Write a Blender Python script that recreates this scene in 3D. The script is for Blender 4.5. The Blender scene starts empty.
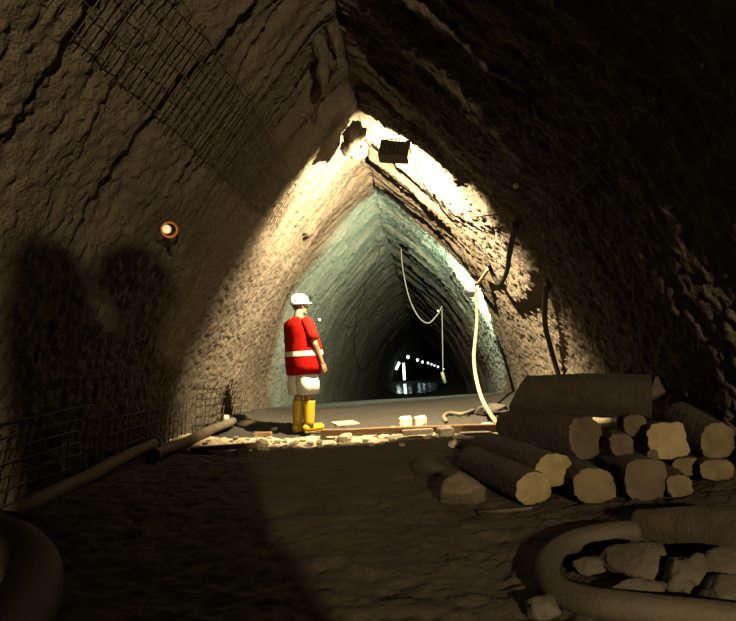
import bpy, bmesh, math, random
import numpy as np
from mathutils import Vector, Matrix, Quaternion

random.seed(7)
rng = np.random.default_rng(7)
sc = bpy.context.scene
COL = sc.collection

# ------------------------------------------------------------------ camera
FPX = 578.0
CAM_Z = 0.97
VPX, VPY, ROLL = 410.0, 350.0, math.radians(4.0)
_u, _v = VPX - 368.0, 310.5 - VPY
Yc = Vector((_u, _v, -FPX)).normalized()
Zc = Vector((-math.sin(ROLL), math.cos(ROLL), 0.0))
Zc = (Zc - Yc * Zc.dot(Yc)).normalized()
Xc = Yc.cross(Zc)
RWC = Matrix((Xc, Yc, Zc))                      # camera space -> world
CAMLOC = Vector((0, 0, CAM_Z))
cd = bpy.data.cameras.new('camera')
cd.sensor_width = 36.0
cd.lens = FPX / 736.0 * 36.0
cd.clip_start, cd.clip_end = 0.05, 400
cam = bpy.data.objects.new('camera', cd)
COL.objects.link(cam)
cam.matrix_world = Matrix.Translation(CAMLOC) @ RWC.to_4x4()
sc.camera = cam

# ------------------------------------------------------------------ world, exposure
w = bpy.data.worlds.new('world'); sc.world = w; w.use_nodes = True
w.node_tree.nodes['Background'].inputs[0].default_value = (0.010, 0.009, 0.008, 1)
w.node_tree.nodes['Background'].inputs[1].default_value = 0.3
sc.view_settings.view_transform = 'Standard'
sc.view_settings.look = 'None'
sc.view_settings.gamma = 1.0
sc.view_settings.use_curve_mapping = False
sc.view_settings.exposure = 0.0

# the three working lamps of the place (the light sits inside each lamp's builder)
P_CROWN, E_CROWN, C_CROWN = Vector((-0.01, 6.5, 3.19)), 11800.0, (1.0, 0.77, 0.45)
P_GREEN, E_GREEN, C_GREEN = Vector((1.15, 10.7, 1.93)), 4000.0, (0.62, 1.0, 0.72)
P_BACK, E_BACK, C_BACK = Vector((1.27, -3.2, 1.70)), 3400.0, (1.0, 0.76, 0.40)

# ------------------------------------------------------------------ noise
def _hash(ix, iy, iz, seed):
    n = (ix.astype(np.int64) * 374761393 + iy.astype(np.int64) * 668265263 + iz.astype(np.int64) * 1274126177 + seed * 974634511) & 0xFFFFFFFF
    n = ((n ^ (n >> 13)) * 1274126177) & 0xFFFFFFFF
    n = ((n ^ (n >> 16)) * 2246822519) & 0xFFFFFFFF
    n = n ^ (n >> 15)
    return (n & 0xFFFFFF).astype(np.float64) / float(0xFFFFFF) * 2 - 1
def noise3(x, y, z, seed=0):
    x, y, z = np.broadcast_arrays(np.asarray(x, float), np.asarray(y, float), np.asarray(z, float))
    fx, fy, fz = np.floor(x), np.floor(y), np.floor(z)
    tx, ty, tz = x - fx, y - fy, z - fz
    sx, sy, sz = (t * t * t * (t * (t * 6 - 15) + 10) for t in (tx, ty, tz))
    r = 0
    for a in (0, 1):
        for b in (0, 1):
            for c in (0, 1):
                wgt = (sx if a else 1 - sx) * (sy if b else 1 - sy) * (sz if c else 1 - sz)
                r = r + wgt * _hash(fx + a, fy + b, fz + c, seed)
    return r
def noise2(x, y, seed=0):
    x, y = np.broadcast_arrays(np.asarray(x, float), np.asarray(y, float))
    fx, fy = np.floor(x), np.floor(y)
    tx, ty = x - fx, y - fy
    sx, sy = (t * t * t * (t * (t * 6 - 15) + 10) for t in (tx, ty))
    z0 = np.zeros_like(fx)
    r = 0
    for a in (0, 1):
        for b in (0, 1):
            r = r + (sx if a else 1 - sx) * (sy if b else 1 - sy) * _hash(fx + a, fy + b, z0, seed)
    return r
def smooth(a, b, x):
    t = np.clip((np.asarray(x, float) - a) / (b - a), 0, 1)
    return t * t * (3 - 2 * t)

# ------------------------------------------------------------------ the tunnel's shape
def XC(y):                                       # centre line
    y = np.asarray(y, float)
    return -0.42 + 0.035 * np.maximum(0, y - 13) + 0.04 * np.maximum(0, y - 50)
def ZF(y):                                       # invert level
    y = np.asarray(y, float)
    return -1.5 * smooth(9.5, 31, y) - 0.04 * np.maximum(0, y - 46)
PROF = np.array([(2.46, -0.35), (2.43, 0.0), (2.34, 0.57), (2.14, 1.1), (1.95, 1.48), (1.68, 1.98), (1.43, 2.35), (1.07, 2.85), (0.62, 3.40), (0.23, 3.83), (0.0, 4.00)])
_dense = []
for i in range(len(PROF) - 1):
    p0, p1, p2, p3 = (PROF[max(i - 1, 0)], PROF[i], PROF[i + 1], PROF[min(i + 2, len(PROF) - 1)])
    for t in np.linspace(0, 1, 24, endpoint=False):
        _dense.append(0.5 * (2 * p1 + (p2 - p0) * t + (2 * p0 - 5 * p1 + 4 * p2 - p3) * t * t + (-p0 + 3 * p1 - 3 * p2 + p3) * t ** 3))
_dense.append(PROF[-1]); _dense = np.array(_dense)
_arc = np.concatenate([[0], np.cumsum(np.hypot(*np.diff(_dense, axis=0).T))]); ARC = _arc[-1]
def prof(s):                                     # s in metres along the arch -> half width, height, inward normal
    hw = np.interp(s, _arc, _dense[:, 0]); h = np.interp(s, _arc, _dense[:, 1])
    e = 0.06
    dw = np.interp(s + e, _arc, _dense[:, 0]) - np.interp(s - e, _arc, _dense[:, 0])
    dh = np.interp(s + e, _arc, _dense[:, 1]) - np.interp(s - e, _arc, _dense[:, 1])
    L = np.hypot(dw, dh) + 1e-9
    return hw, h, -dh / L, dw / L                # normal: towards the axis
def bulge(h, y):                                 # the drive widens to a rounder arch farther in
    return 1 + 0.13 * smooth(0.9, 2.8, h) * smooth(8.5, 11.0, y)
def s_of_h(h): return float(np.interp(h, _dense[:, 1], _arc))
def wall_disp(side, s, y):
    sd = 11 if side < 0 else 57
    sh = s / ARC
    far = smooth(16, 24, y)
    yy = y + 0.10 * noise2(s * 0.9, y * 0.6, sd) + 0.05 * noise2(s * 2.3, y * 1.7, sd + 1)
    # excavation rounds, each one flaring to the next: steps that grow towards the crown
    ph = yy / 1.02 + 0.30
    saw = ph - np.floor(ph)
    up = 0.25 + 0.9 * smooth(0.35, 0.85, sh)
    d = 0.10 * up * (saw - 0.5) * (0.7 + 0.5 * _hash(np.floor(ph), np.zeros_like(ph), np.zeros_like(ph), sd))
    # lagging / ribs running along the arch
    r1 = noise2(yy * 3.4, s * 0.45, sd + 3)
    r2 = noise2(yy * 8.0, s * 0.9, sd + 4)
    r3 = noise2(yy * 17.0, s * 1.6, sd + 5)
    rib = (0.22 + 0.85 * smooth(0.35, 0.85, sh))
    d = d + (0.046 * r1 + 0.022 * (1 - 2 * np.abs(r2)) + 0.010 * r3) * rib
    # narrow gaps between the lagging sheets farther in
    pg = yy / 0.36 + 0.1 * noise2(s * 1.5, y * 2.0, sd + 20); tri = np.abs(pg - np.floor(pg) - 0.5) * 2
    d = d - 0.060 * smooth(0.72, 0.97, tri) * smooth(6.9, 7.6, y) * smooth(0.10, 0.45, sh) * (0.55 + 0.6 * noise2(s * 1.2, np.floor(pg) * 3.7, sd + 21))
    # sprayed concrete lumps
    d = d + 0.060 * noise2(y * 1.1, s * 0.8, sd + 6)
    d = d + 0.007 * noise2(y * 7, s * 5, sd + 7) + 0.011 * noise2(y * 15, s * 13, sd + 8) * (1.2 - 0.6 * sh) + 0.016 * noise2(y * 27, s * 24, sd + 9) * (1.3 - 0.6 * sh)
    # broken pockets
    pk = noise2(y * 2.6, s * 1.5, sd + 12)
    d = d - 0.07 * smooth(0.45, 0.75, pk) * smooth(0.35, 0.6, sh)
    return d * (1 - 0.35 * far)
def wall_xyz(side, s, y, off=0.0):
    hw, h, nx, nz = prof(s)
    d = wall_disp(side, s, y) + off
    x = XC(y) + side * (hw * bulge(h, y) + nx * d)
    z = ZF(y) + h + nz * d
    return x, y + 0 * x, z
def floor_z(x, y):
    x, y = np.asarray(x, float), np.asarray(y, float)
    near = 1 - smooth(9, 14, y)
    z = ZF(y)
    z = z + near * 0.055 * noise2(x * 0.9 + 3, y * 0.7, 101) + 0.020 * noise2(x * 2.6, y * 2.6, 102) * (0.4 + 0.6 * near)
    z = z + near * (0.014 * noise2(x * 7, y * 9, 103) + 0.010 * noise2(x * 16, y * 20, 104) + 0.007 * noise2(x * 32, y * 36, 105))
    berm = np.exp(-((y - 6.75) / 0.38) ** 2)
    z = z + berm * (0.05 + 0.018 * noise2(x * 11, y * 11, 106))
    edge = np.abs(x - XC(y))
    z = z + near * 0.10 * smooth(1.75, 2.4, edge)
    return z

# ------------------------------------------------------------------ pixel -> place
def ray(px, py):
    d = RWC @ Vector((px - 368.0, 310.5 - py, -FPX))
    return d / d.y
def at(px, py, y):
    r = ray(px, py); return Vector((r.x * y, y, CAM_Z + r.z * y))
def at_floor(px, py, lift=0.0):
    r = ray(px, py); ys = np.arange(0.8, 30, 0.01)
    z = CAM_Z + r.z * ys
    k = np.nonzero(z <= floor_z(r.x * ys, ys) + lift)[0]
    y = ys[k[0]] if len(k) else 30.0
    return Vector((r.x * y, y, CAM_Z + r.z * y))
_S = np.linspace(0, ARC, 300)
def at_wall(px, py, side, off=0.0, y0=1.0):
    r = ray(px, py); ys = np.arange(y0, 40, 0.02)
    x = r.x * ys; z = CAM_Z + r.z * ys - ZF(ys)
    hw, h, _, _ = prof(_S)
    half = np.interp(z, h, hw) * bulge(z, ys)
    k = np.nonzero((x - XC(ys)) * side >= half)[0]
    y = ys[k[0]]
    s = s_of_h(CAM_Z + r.z * y - float(ZF(y)))
    q = wall_xyz(side, np.array([s]), np.array([y]), off)
    return Vector((q[0][0], q[1][0], q[2][0])), s, float(y)

# ------------------------------------------------------------------ materials
def rgb(c): return (*c, 1.0)
MATS = {}
BOUNCE_CUT = 0.70                                       # darkens base colours so less bounced light fills the shadows
def mat(name, c1, c2=None, scale=6.0, rough=0.9, bump=0.0, bscale=40.0, detail=6.0, metal=0.0, stretch=None, spec=0.3, c3=None):
    if name in MATS: return MATS[name]
    m = bpy.data.materials.new(name); m.use_nodes = True
    nt = m.node_tree; N, L = nt.nodes, nt.links
    b = N['Principled BSDF']
    b.inputs['Roughness'].default_value = rough
    b.inputs['Metallic'].default_value = metal
    b.inputs['Specular IOR Level'].default_value = spec
    c2 = c2 or tuple(min(1, x * 0.8) for x in c1)
    if name not in ('white_helmet', 'white_reflector'): c1, c2 = tuple(x * BOUNCE_CUT for x in c1), tuple(x * BOUNCE_CUT for x in c2)
    tc = N.new('ShaderNodeTexCoord'); mp = N.new('ShaderNodeMapping')
    L.new(tc.outputs['Object'], mp.inputs[0])
    if stretch: mp.inputs['Scale'].default_value = stretch
    n1 = N.new('ShaderNodeTexNoise'); n1.inputs['Scale'].default_value = scale; n1.inputs['Detail'].default_value = detail
    L.new(mp.outputs[0], n1.inputs['Vector'])
    r = N.new('ShaderNodeValToRGB')
    r.color_ramp.elements[0].position = 0.35; r.color_ramp.elements[0].color = rgb(c2)
    r.color_ramp.elements[1].position = 0.65; r.color_ramp.elements[1].color = rgb(c1)
    if c3:
        e = r.color_ramp.elements.new(0.80); e.color = rgb(c3)
    L.new(n1.outputs['Fac'], r.inputs[0]); L.new(r.outputs[0], b.inputs['Base Color'])
    if bump:
        n2 = N.new('ShaderNodeTexNoise'); n2.inputs['Scale'].default_value = bscale; n2.inputs['Detail'].default_value = 5
        L.new(mp.outputs[0], n2.inputs['Vector'])
        bp = N.new('ShaderNodeBump'); bp.inputs['Strength'].default_value = 1.0; bp.inputs['Distance'].default_value = bump
        L.new(n2.outputs['Fac'], bp.inputs['Height']); L.new(bp.outputs[0], b.inputs['Normal'])
    MATS[name] = m
    return m
def emit(name, c, s):
    m = bpy.data.materials.new(name); m.use_nodes = True
    N = m.node_tree.nodes; b = N['Principled BSDF']
    b.inputs['Base Color'].default_value = rgb(c); b.inputs['Emission Color'].default_value = rgb(c); b.inputs['Emission Strength'].default_value = s
    MATS[name] = m; return m
M_WALL = mat('sprayed_concrete', (0.063, 0.053, 0.040), (0.048, 0.040, 0.029), 2.2, 0.92, 0.022, 48, spec=0.15)
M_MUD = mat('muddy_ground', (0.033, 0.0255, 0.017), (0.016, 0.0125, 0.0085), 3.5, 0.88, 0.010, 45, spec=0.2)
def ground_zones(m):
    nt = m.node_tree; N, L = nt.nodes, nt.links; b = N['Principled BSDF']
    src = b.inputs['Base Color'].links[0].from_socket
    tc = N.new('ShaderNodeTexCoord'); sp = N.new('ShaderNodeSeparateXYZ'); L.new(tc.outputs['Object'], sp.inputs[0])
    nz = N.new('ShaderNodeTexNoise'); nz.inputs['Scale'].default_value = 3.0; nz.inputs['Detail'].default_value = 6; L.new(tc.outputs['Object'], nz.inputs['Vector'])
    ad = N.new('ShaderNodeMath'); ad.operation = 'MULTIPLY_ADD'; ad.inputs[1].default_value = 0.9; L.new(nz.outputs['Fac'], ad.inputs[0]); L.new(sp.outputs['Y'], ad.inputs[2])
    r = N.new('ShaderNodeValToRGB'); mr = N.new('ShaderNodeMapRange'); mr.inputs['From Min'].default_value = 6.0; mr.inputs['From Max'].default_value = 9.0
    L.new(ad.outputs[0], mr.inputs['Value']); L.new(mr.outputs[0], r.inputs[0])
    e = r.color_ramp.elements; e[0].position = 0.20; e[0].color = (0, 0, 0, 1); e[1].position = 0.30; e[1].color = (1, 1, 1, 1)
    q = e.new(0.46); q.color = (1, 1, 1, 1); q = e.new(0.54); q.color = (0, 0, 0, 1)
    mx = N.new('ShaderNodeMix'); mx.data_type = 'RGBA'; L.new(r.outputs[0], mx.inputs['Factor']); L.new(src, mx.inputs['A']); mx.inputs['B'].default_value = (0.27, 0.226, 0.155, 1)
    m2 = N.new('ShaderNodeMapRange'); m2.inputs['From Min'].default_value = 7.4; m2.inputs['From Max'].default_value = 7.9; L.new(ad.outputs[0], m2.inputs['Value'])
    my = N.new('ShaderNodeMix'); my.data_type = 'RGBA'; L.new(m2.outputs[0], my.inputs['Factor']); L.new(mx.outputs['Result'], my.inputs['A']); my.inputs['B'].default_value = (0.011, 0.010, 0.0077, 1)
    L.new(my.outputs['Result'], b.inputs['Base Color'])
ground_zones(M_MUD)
M_STONE = mat('pale_stone', (0.42, 0.36, 0.27), (0.28, 0.235, 0.17), 8, 0.9, 0.01, 40)
M_SAND = mat('sandy_mud', (0.075, 0.061, 0.038), (0.05, 0.04, 0.025), 5, 0.9, 0.012, 30)
M_ROCK = mat('brown_rock', (0.034, 0.028, 0.019), (0.019, 0.015, 0.010), 5, 0.9, 0.012, 30)
M_BARK = mat('dusty_bark', (0.017, 0.012, 0.0075), (0.008, 0.0055, 0.0035), 9, 0.95, 0.02, 30)
M_CUT = mat('sawn_log_end', (0.140, 0.110, 0.060), (0.105, 0.08, 0.043), 14, 0.85, 0.004, 60)
M_CUT2 = mat('weathered_log_end', (0.051, 0.037, 0.021), (0.030, 0.021, 0.012), 9, 0.9, 0.005, 50)
M_CUT3 = mat('dusty_log_end', (0.078, 0.059, 0.033), (0.05, 0.037, 0.02), 9, 0.9, 0.005, 50)
M_PLANK = mat('orange_timber', (0.168, 0.100, 0.045), (0.115, 0.066, 0.029), 5, 0.8, 0.003, 40, stretch=(1, 8, 8))
M_BOARD = mat('pale_board', (0.192, 0.174, 0.132), (0.150, 0.132, 0.102), 6, 0.85, 0.003, 40)
M_PIPE = mat('dusty_pipe', (0.078, 0.063, 0.042), (0.057, 0.045, 0.030), 6, 0.8, 0.003, 50)
M_HOSE = mat('muddy_hose', (0.030, 0.023, 0.014), (0.019, 0.014, 0.009), 7, 0.8, 0.004, 60)
M_CONE = mat('dusty_pipe_skin', (0.055, 0.043, 0.026), (0.036, 0.028, 0.017), 7, 0.85, 0.004, 50)
M_PALEHOSE = mat('cream_hose', (0.206, 0.167, 0.108), (0.171, 0.137, 0.083), 6, 0.6)
M_BLACK = mat('black_rubber', (0.004, 0.0035, 0.003), (0.0025, 0.002, 0.0018), 8, 0.7, spec=0.1)
M_STEEL = mat('rusty_steel_wire', (0.045, 0.035, 0.024), (0.03, 0.022, 0.014), 12, 0.7, metal=0.2)
M_LAMPBOX = mat('dark_lamp_metal', (0.05, 0.042, 0.032), (0.03, 0.025, 0.02), 14, 0.55, 0.001, 80, metal=0.4)
M_REFL = mat('lamp_reflector', (0.8, 0.8, 0.78), (0.75, 0.75, 0.73), 5, 0.3, metal=0.9)
M_GLOW = emit('halogen_glow', (1.0, 0.8, 0.5), 30)
M_GLOWG = emit('mercury_glow', (0.75, 1.0, 0.85), 30)
M_TUBE = emit('far_tube_glow', (0.80, 1.0, 0.95), 5.0)
M_FARBULB = emit('far_bulb_glow', (0.70, 1.0, 0.95), 4.0)
M_RUST = mat('rust_ring', (0.50, 0.20, 0.05), (0.30, 0.11, 0.03), 20, 0.8)
M_TARGET = mat('white_reflector', (0.92, 0.90, 0.85), (0.88, 0.86, 0.80), 20, 0.4)
M_SKIN = mat('tanned_skin', (0.150, 0.075, 0.042), (0.128, 0.062, 0.033), 10, 0.6)
M_RED = mat('red_vest_cloth', (0.175, 0.0035, 0.0022), (0.140, 0.0025, 0.0016), 6, 0.9, 0.004, 14, spec=0.02)
M_RED2 = mat('red_shirt_cloth', (0.15, 0.006, 0.004), (0.12, 0.004, 0.003), 6, 0.9, spec=0.02)
M_BAND = mat('silver_band', (0.343, 0.326, 0.290), (0.308, 0.290, 0.255), 8, 0.5)
M_WHITE = mat('white_cloth', (0.317, 0.313, 0.299), (0.290, 0.286, 0.269), 6, 0.85, 0.004, 12)
M_HELMET = mat('white_helmet', (0.387, 0.387, 0.378), (0.374, 0.374, 0.366), 6, 0.35)
M_YELLOW = mat('yellow_rubber', (0.273, 0.185, 0.006), (0.238, 0.158, 0.005), 5, 0.4)
M_HAIR = mat('dark_hair', (0.05, 0.035, 0.025), (0.03, 0.02, 0.015), 30, 0.7)
M_DENIM = mat('dark_workwear', (0.05, 0.06, 0.08), (0.04, 0.045, 0.06), 8, 0.9)
M_SOLE = mat('dark_sole', (0.10, 0.09, 0.07), (0.07, 0.06, 0.05), 8, 0.8)
def water_mat():
    m = bpy.data.materials.new('dark_water'); m.use_nodes = True
    b = m.node_tree.nodes['Principled BSDF']; N, L = m.node_tree.nodes, m.node_tree.links
    b.inputs['Base Color'].default_value = (0.03, 0.035, 0.028, 1); b.inputs['Roughness'].default_value = 0.16; b.inputs['IOR'].default_value = 1.33
    b.inputs['Specular IOR Level'].default_value = 0.8
    n = N.new('ShaderNodeTexNoise'); n.inputs['Scale'].default_value = 1.2
    tc = N.new('ShaderNodeTexCoord'); L.new(tc.outputs['Object'], n.inputs['Vector'])
    bp = N.new('ShaderNodeBump'); bp.inputs['Distance'].default_value = 0.02
    L.new(n.outputs['Fac'], bp.inputs['Height']); L.new(bp.outputs[0], b.inputs['Normal'])
    return m
M_WATER = water_mat()

# ------------------------------------------------------------------ object helpers
def link(name, me, m=None, parent=None, smoothed=True):
    o = bpy.data.objects.new(name, me); COL.objects.link(o)
    if m is not None: me.materials.append(m)
    if smoothed and len(me.polygons): me.polygons.foreach_set('use_smooth', [True] * len(me.polygons))
    if parent: o.parent = parent
    return o
def obj(name, bm, m=None, parent=None, smoothed=True):
    bmesh.ops.recalc_face_normals(bm, faces=bm.faces)
    me = bpy.data.meshes.new(name); bm.to_mesh(me); bm.free()
    return link(name, me, m, parent, smoothed)
def tag(o, label, cat, group=None, kind=None):
    o['label'] = label; o['category'] = cat
    if group: o['group'] = group
    if kind: o['kind'] = kind
    return o
def empty(name, loc, label=None, cat=None, group=None):
    o = bpy.data.objects.new(name, None); COL.objects.link(o); o.location = loc; o.empty_display_size = 0.1
    if label: tag(o, label, cat, group)
    return o
def struct(o): o['kind'] = 'structure'; return o
def grid_mesh(name, X, Y, Z, m):
    a, b = X.shape
    v = np.stack([X, Y, Z], -1).reshape(-1, 3)
    i = np.arange(a * b).reshape(a, b)
    q = np.stack([i[:-1, :-1], i[1:, :-1], i[1:, 1:], i[:-1, 1:]], -1).reshape(-1, 4)
    me = bpy.data.meshes.new(name)
    me.vertices.add(len(v)); me.vertices.foreach_set('co', v.ravel())
    me.loops.add(q.size); me.loops.foreach_set('vertex_index', q.ravel().astype(np.int32))
    me.polygons.add(len(q)); me.polygons.foreach_set('loop_start', np.arange(0, q.size, 4, dtype=np.int32))
    me.polygons.foreach_set('loop_total', np.full(len(q), 4, np.int32))
    me.update(); me.validate()
    return link(name, me, m)
def box(bm, c, size, rot=None, bev=0.0):
    r = bmesh.ops.create_cube(bm, size=1.0)
    M = Matrix.Translation(c) @ (rot.to_4x4() if rot is not None else Matrix()) @ Matrix.Diagonal((*size, 1))
    bmesh.ops.transform(bm, matrix=M, verts=r['verts'])
    if bev:
        es = list({e for v in r['verts'] for e in v.link_edges})
        bmesh.ops.bevel(bm, geom=es, offset=bev, segments=2, affect='EDGES', clamp_overlap=True)
def frames(pts):
    T = []
    for i in range(len(pts)):
        a, b = pts[max(i - 1, 0)], pts[min(i + 1, len(pts) - 1)]
        t = (b - a); T.append(t.normalized() if t.length > 1e-9 else Vector((0, 0, 1)))
    up = Vector((0, 0, 1)) if abs(T[0].z) < 0.9 else Vector((1, 0, 0))
    n = (up - T[0] * up.dot(T[0])).normalized(); out = []
    for t in T:
        n = (n - t * n.dot(t)); n = n.normalized() if n.length > 1e-6 else t.orthogonal().normalized()
        out.append((t, n, t.cross(n)))
    return out
def tube(bm, pts, r, seg=10, cap=True):
    pts = [Vector(p) for p in pts]
    rr = r if isinstance(r, (list, tuple)) else [r] * len(pts)
    rings = []
    for p, q, (t, n, b) in zip(pts, rr, frames(pts)):
        rings.append([bm.verts.new(p + (n * math.cos(2 * math.pi * k / seg) + b * math.sin(2 * math.pi * k / seg)) * q) for k in range(seg)])
    for A, B in zip(rings, rings[1:]):
        for k in range(seg):
            bm.faces.new((A[k], A[(k + 1) % seg], B[(k + 1) % seg], B[k]))
    if cap:
        bm.faces.new(rings[0][::-1]); bm.faces.new(rings[-1])
    return rings
def spline(pts, n=10):
    pts = [Vector(p) for p in pts]; out = []
    for i in range(len(pts) - 1):
        p0, p1, p2, p3 = pts[max(i - 1, 0)], pts[i], pts[i + 1], pts[min(i + 2, len(pts) - 1)]
        for k in range(n):
            t = k / n
            out.append(0.5 * (2 * p1 + (p2 - p0) * t + (2 * p0 - 5 * p1 + 4 * p2 - p3) * t * t + (3 * p1 - p0 - 3 * p2 + p3) * t ** 3))
    out.append(pts[-1]); return out
def aim(d, up=Vector((0, 0, 1))):                # matrix whose +Y looks along d
    y = Vector(d).normalized(); x = y.cross(up).normalized(); z = x.cross(y)
    return Matrix((x, y, z)).transposed()
def rock_bm(size, seed, rough=0.22, sub=4, flat=0.0):
    bm = bmesh.new(); bmesh.ops.create_icosphere(bm, subdivisions=sub, radius=1.0)
    co = np.array([v.co for v in bm.verts])
    r = 1 + rough * noise3(co[:, 0] * 1.3 + seed, co[:, 1] * 1.3, co[:, 2] * 1.3, seed) + rough * 0.5 * noise3(co[:, 0] * 3 + seed, co[:, 1] * 3, co[:, 2] * 3, seed + 1) + rough * 0.18 * noise3(co[:, 0] * 8, co[:, 1] * 8 + seed, co[:, 2] * 8, seed + 2)
    co = co * r[:, None]
    rs = np.random.default_rng(seed)             # chip flat facets off it
    for k in range(7):
        n = rs.normal(size=3); n /= np.linalg.norm(n); lim = rs.uniform(0.62, 0.85)
        d = co @ n; ex = np.maximum(0, d - lim); co = co - np.outer(ex * 0.85, n)
    if flat: co[:, 2] = np.where(co[:, 2] < -flat, -flat, co[:, 2])
    co = co * np.array(size)
    for v, c in zip(bm.verts, co): v.co = c
    return bm

# ------------------------------------------------------------------ setting
ys = np.concatenate([np.arange(-7, 0.6, 0.10), np.arange(0.6, 2.0, 0.05), np.arange(2.0, 9.5, 0.017), np.arange(9.5, 15, 0.03), np.arange(15, 30, 0.10), np.arange(30, 125, 0.6)])
ss = np.arange(0, ARC + 0.001, ARC / 250)
for side, nm in ((-1, 'wall_left'), (1, 'wall_right')):
    S, Y = np.meshgrid(ss, ys)
    x, y, z = wall_xyz(side, S, Y)
    # close the seam along the crown
    k = smooth(ARC - 0.10, ARC, S)
    x = x * (1 - k) + XC(Y) * k
    z = z * (1 - k) + (ZF(Y) + 4.0 + 0.06 * noise2(Y * 3, 0 * Y, 77) + 0.03 * noise2(Y * 9, 0 * Y, 78)) * k
    struct(grid_mesh(nm, x, y, z, M_WALL))
fy = np.concatenate([np.arange(-7, 1.2, 0.10), np.arange(1.2, 8.2, 0.018), np.arange(8.2, 14, 0.05), np.arange(14, 125, 0.8)])
fx = np.arange(-2.75, 2.76, 0.018)
FX, FY = np.meshgrid(fx, fy); FX = FX + XC(FY)
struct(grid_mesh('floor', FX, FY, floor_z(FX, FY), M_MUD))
# the closed heading behind the photographer and the far end of the drive
bm = bmesh.new()
for yy in (-6.95, 124.0):
    vs = [bm.verts.new((float(XC(yy)) + sd * p[0], yy, float(ZF(yy)) + p[1])) for sd, arr in ((1, PROF), (-1, PROF[::-1][1:])) for p in arr]
    bm.faces.new(vs)
    if yy < 0:
        struct(obj('wall_back', bm, M_WALL)); bm = bmesh.new()
    else:
        struct(obj('wall_front', bm, M_WALL))

# ------------------------------------------------------------------ lamps
def floodlight(loc, direction, up, label, energy, color, glow, group=None, size=(0.30, 0.20), depth=0.15, soft=0.006, kind='POINT'):
    root = empty('floodlight', loc, label, 'lamp', group)
    root.rotation_mode = 'QUATERNION'; root.rotation_quaternion = aim(direction, up).to_quaternion()
    w_, h_ = size; t = 0.008
    bm = bmesh.new()                                  # housing: back with cooling ribs and four sides, open at +Y
    box(bm, (0, -depth + t / 2, 0), (w_, t, h_), bev=0.003)
    for sx in (-1, 1): box(bm, (sx * (w_ / 2 - t / 2), -depth / 2, 0), (t, depth, h_))
    for sz in (-1, 1): box(bm, (0, -depth / 2, sz * (h_ / 2 - t / 2)), (w_, depth, t))
    for k in range(7): box(bm, (-w_ / 2 + w_ * (k + 0.5) / 7, -depth - 0.012, 0), (0.008, 0.03, h_ * 0.9))
    obj('housing', bm, M_LAMPBOX, root, False)
    bm = bmesh.new()
    box(bm, (0, -depth + 0.022, 0), (w_ - 0.03, 0.006, h_ - 0.03)); obj('reflector', bm, M_REFL, root, False)
    bm = bmesh.new(); tube(bm, [(-w_ * 0.3, -0.075, 0), (w_ * 0.3, -0.075, 0)], 0.008); obj('halogen_bulb', bm, glow, root)
    bm = bmesh.new()                                  # U bracket
    tube(bm, [(-w_ / 2 - 0.012, -0.07, 0), (-w_ / 2 - 0.012, -0.09, h_ * 0.5 + 0.05), (0, -0.09, h_ * 0.5 + 0.075), (w_ / 2 + 0.012, -0.09, h_ * 0.5 + 0.05), (w_ / 2 + 0.012, -0.07, 0)], 0.008, 8)
    tube(bm, [(0, -0.09, h_ * 0.5 + 0.07), (0, -0.09, h_ * 0.5 + 0.26)], 0.008, 8)
    obj('bracket', bm, M_LAMPBOX, root)
    ld = bpy.data.lights.new('lamp_light', kind); ld.energy = energy; ld.color = color; ld.shadow_soft_size = soft
    if kind == 'SPOT': ld.spot_size = math.radians(168); ld.spot_blend = 0.78
    lo = bpy.data.objects.new('lamp_light', ld); COL.objects.link(lo); lo.parent = root; lo.location = (0, -0.022, 0.0) if kind == 'SPOT' else (0, -0.022, 0); lo.rotation_euler = (math.radians(90), 0, 0)
    return root
floodlight(P_CROWN, (0.07, 0.932, -0.355), Vector((0.20, 0, 1)), 'dark boxy floodlight hanging near the crown, its back to the viewer', E_CROWN, C_CROWN, M_GLOW, kind='SPOT', size=(0.34, 0.20))
floodlight(P_GREEN, (-0.30, 0.92, 0.26), Vector((0, 0, 1)), 'greenish floodlight on the right wall farther down the tunnel', E_GREEN, C_GREEN, M_GLOWG, size=(0.13, 0.10), depth=0.09)
floodlight(P_BACK, (-0.62, 0.78, -0.03), Vector((0, 0, 1)), 'amber floodlight on the right wall behind the viewpoint', E_BACK, C_BACK, M_GLOW, soft=0.045)

# ------------------------------------------------------------------ person
def capsule(bm, p0, r0, p1, r1, seg=14):
    p0, p1 = Vector(p0), Vector(p1); ax = (p1 - p0)
    L = ax.length; t = ax / L if L > 1e-6 else Vector((0, 0, 1))
    pts, rr = [], []
    for a in (-85, -60, -30): pts.append(p0 + t * r0 * math.sin(math.radians(a))); rr.append(r0 * math.cos(math.radians(a)))
    for k in range(5): pts.append(p0.lerp(p1, k / 4)); rr.append(r0 + (r1 - r0) * k / 4)
    for a in (30, 60, 85): pts.append(p1 + t * r1 * math.sin(math.radians(a))); rr.append(r1 * math.cos(math.radians(a)))
    tube(bm, pts, rr, seg)
def ellipsoid(bm, c, r, sub=3):
    q = bmesh.ops.create_icosphere(bm, subdivisions=sub, radius=1.0)
    bmesh.ops.transform(bm, matrix=Matrix.Translation(c) @ Matrix.Diagonal((*r, 1)), verts=q['verts'])
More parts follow.
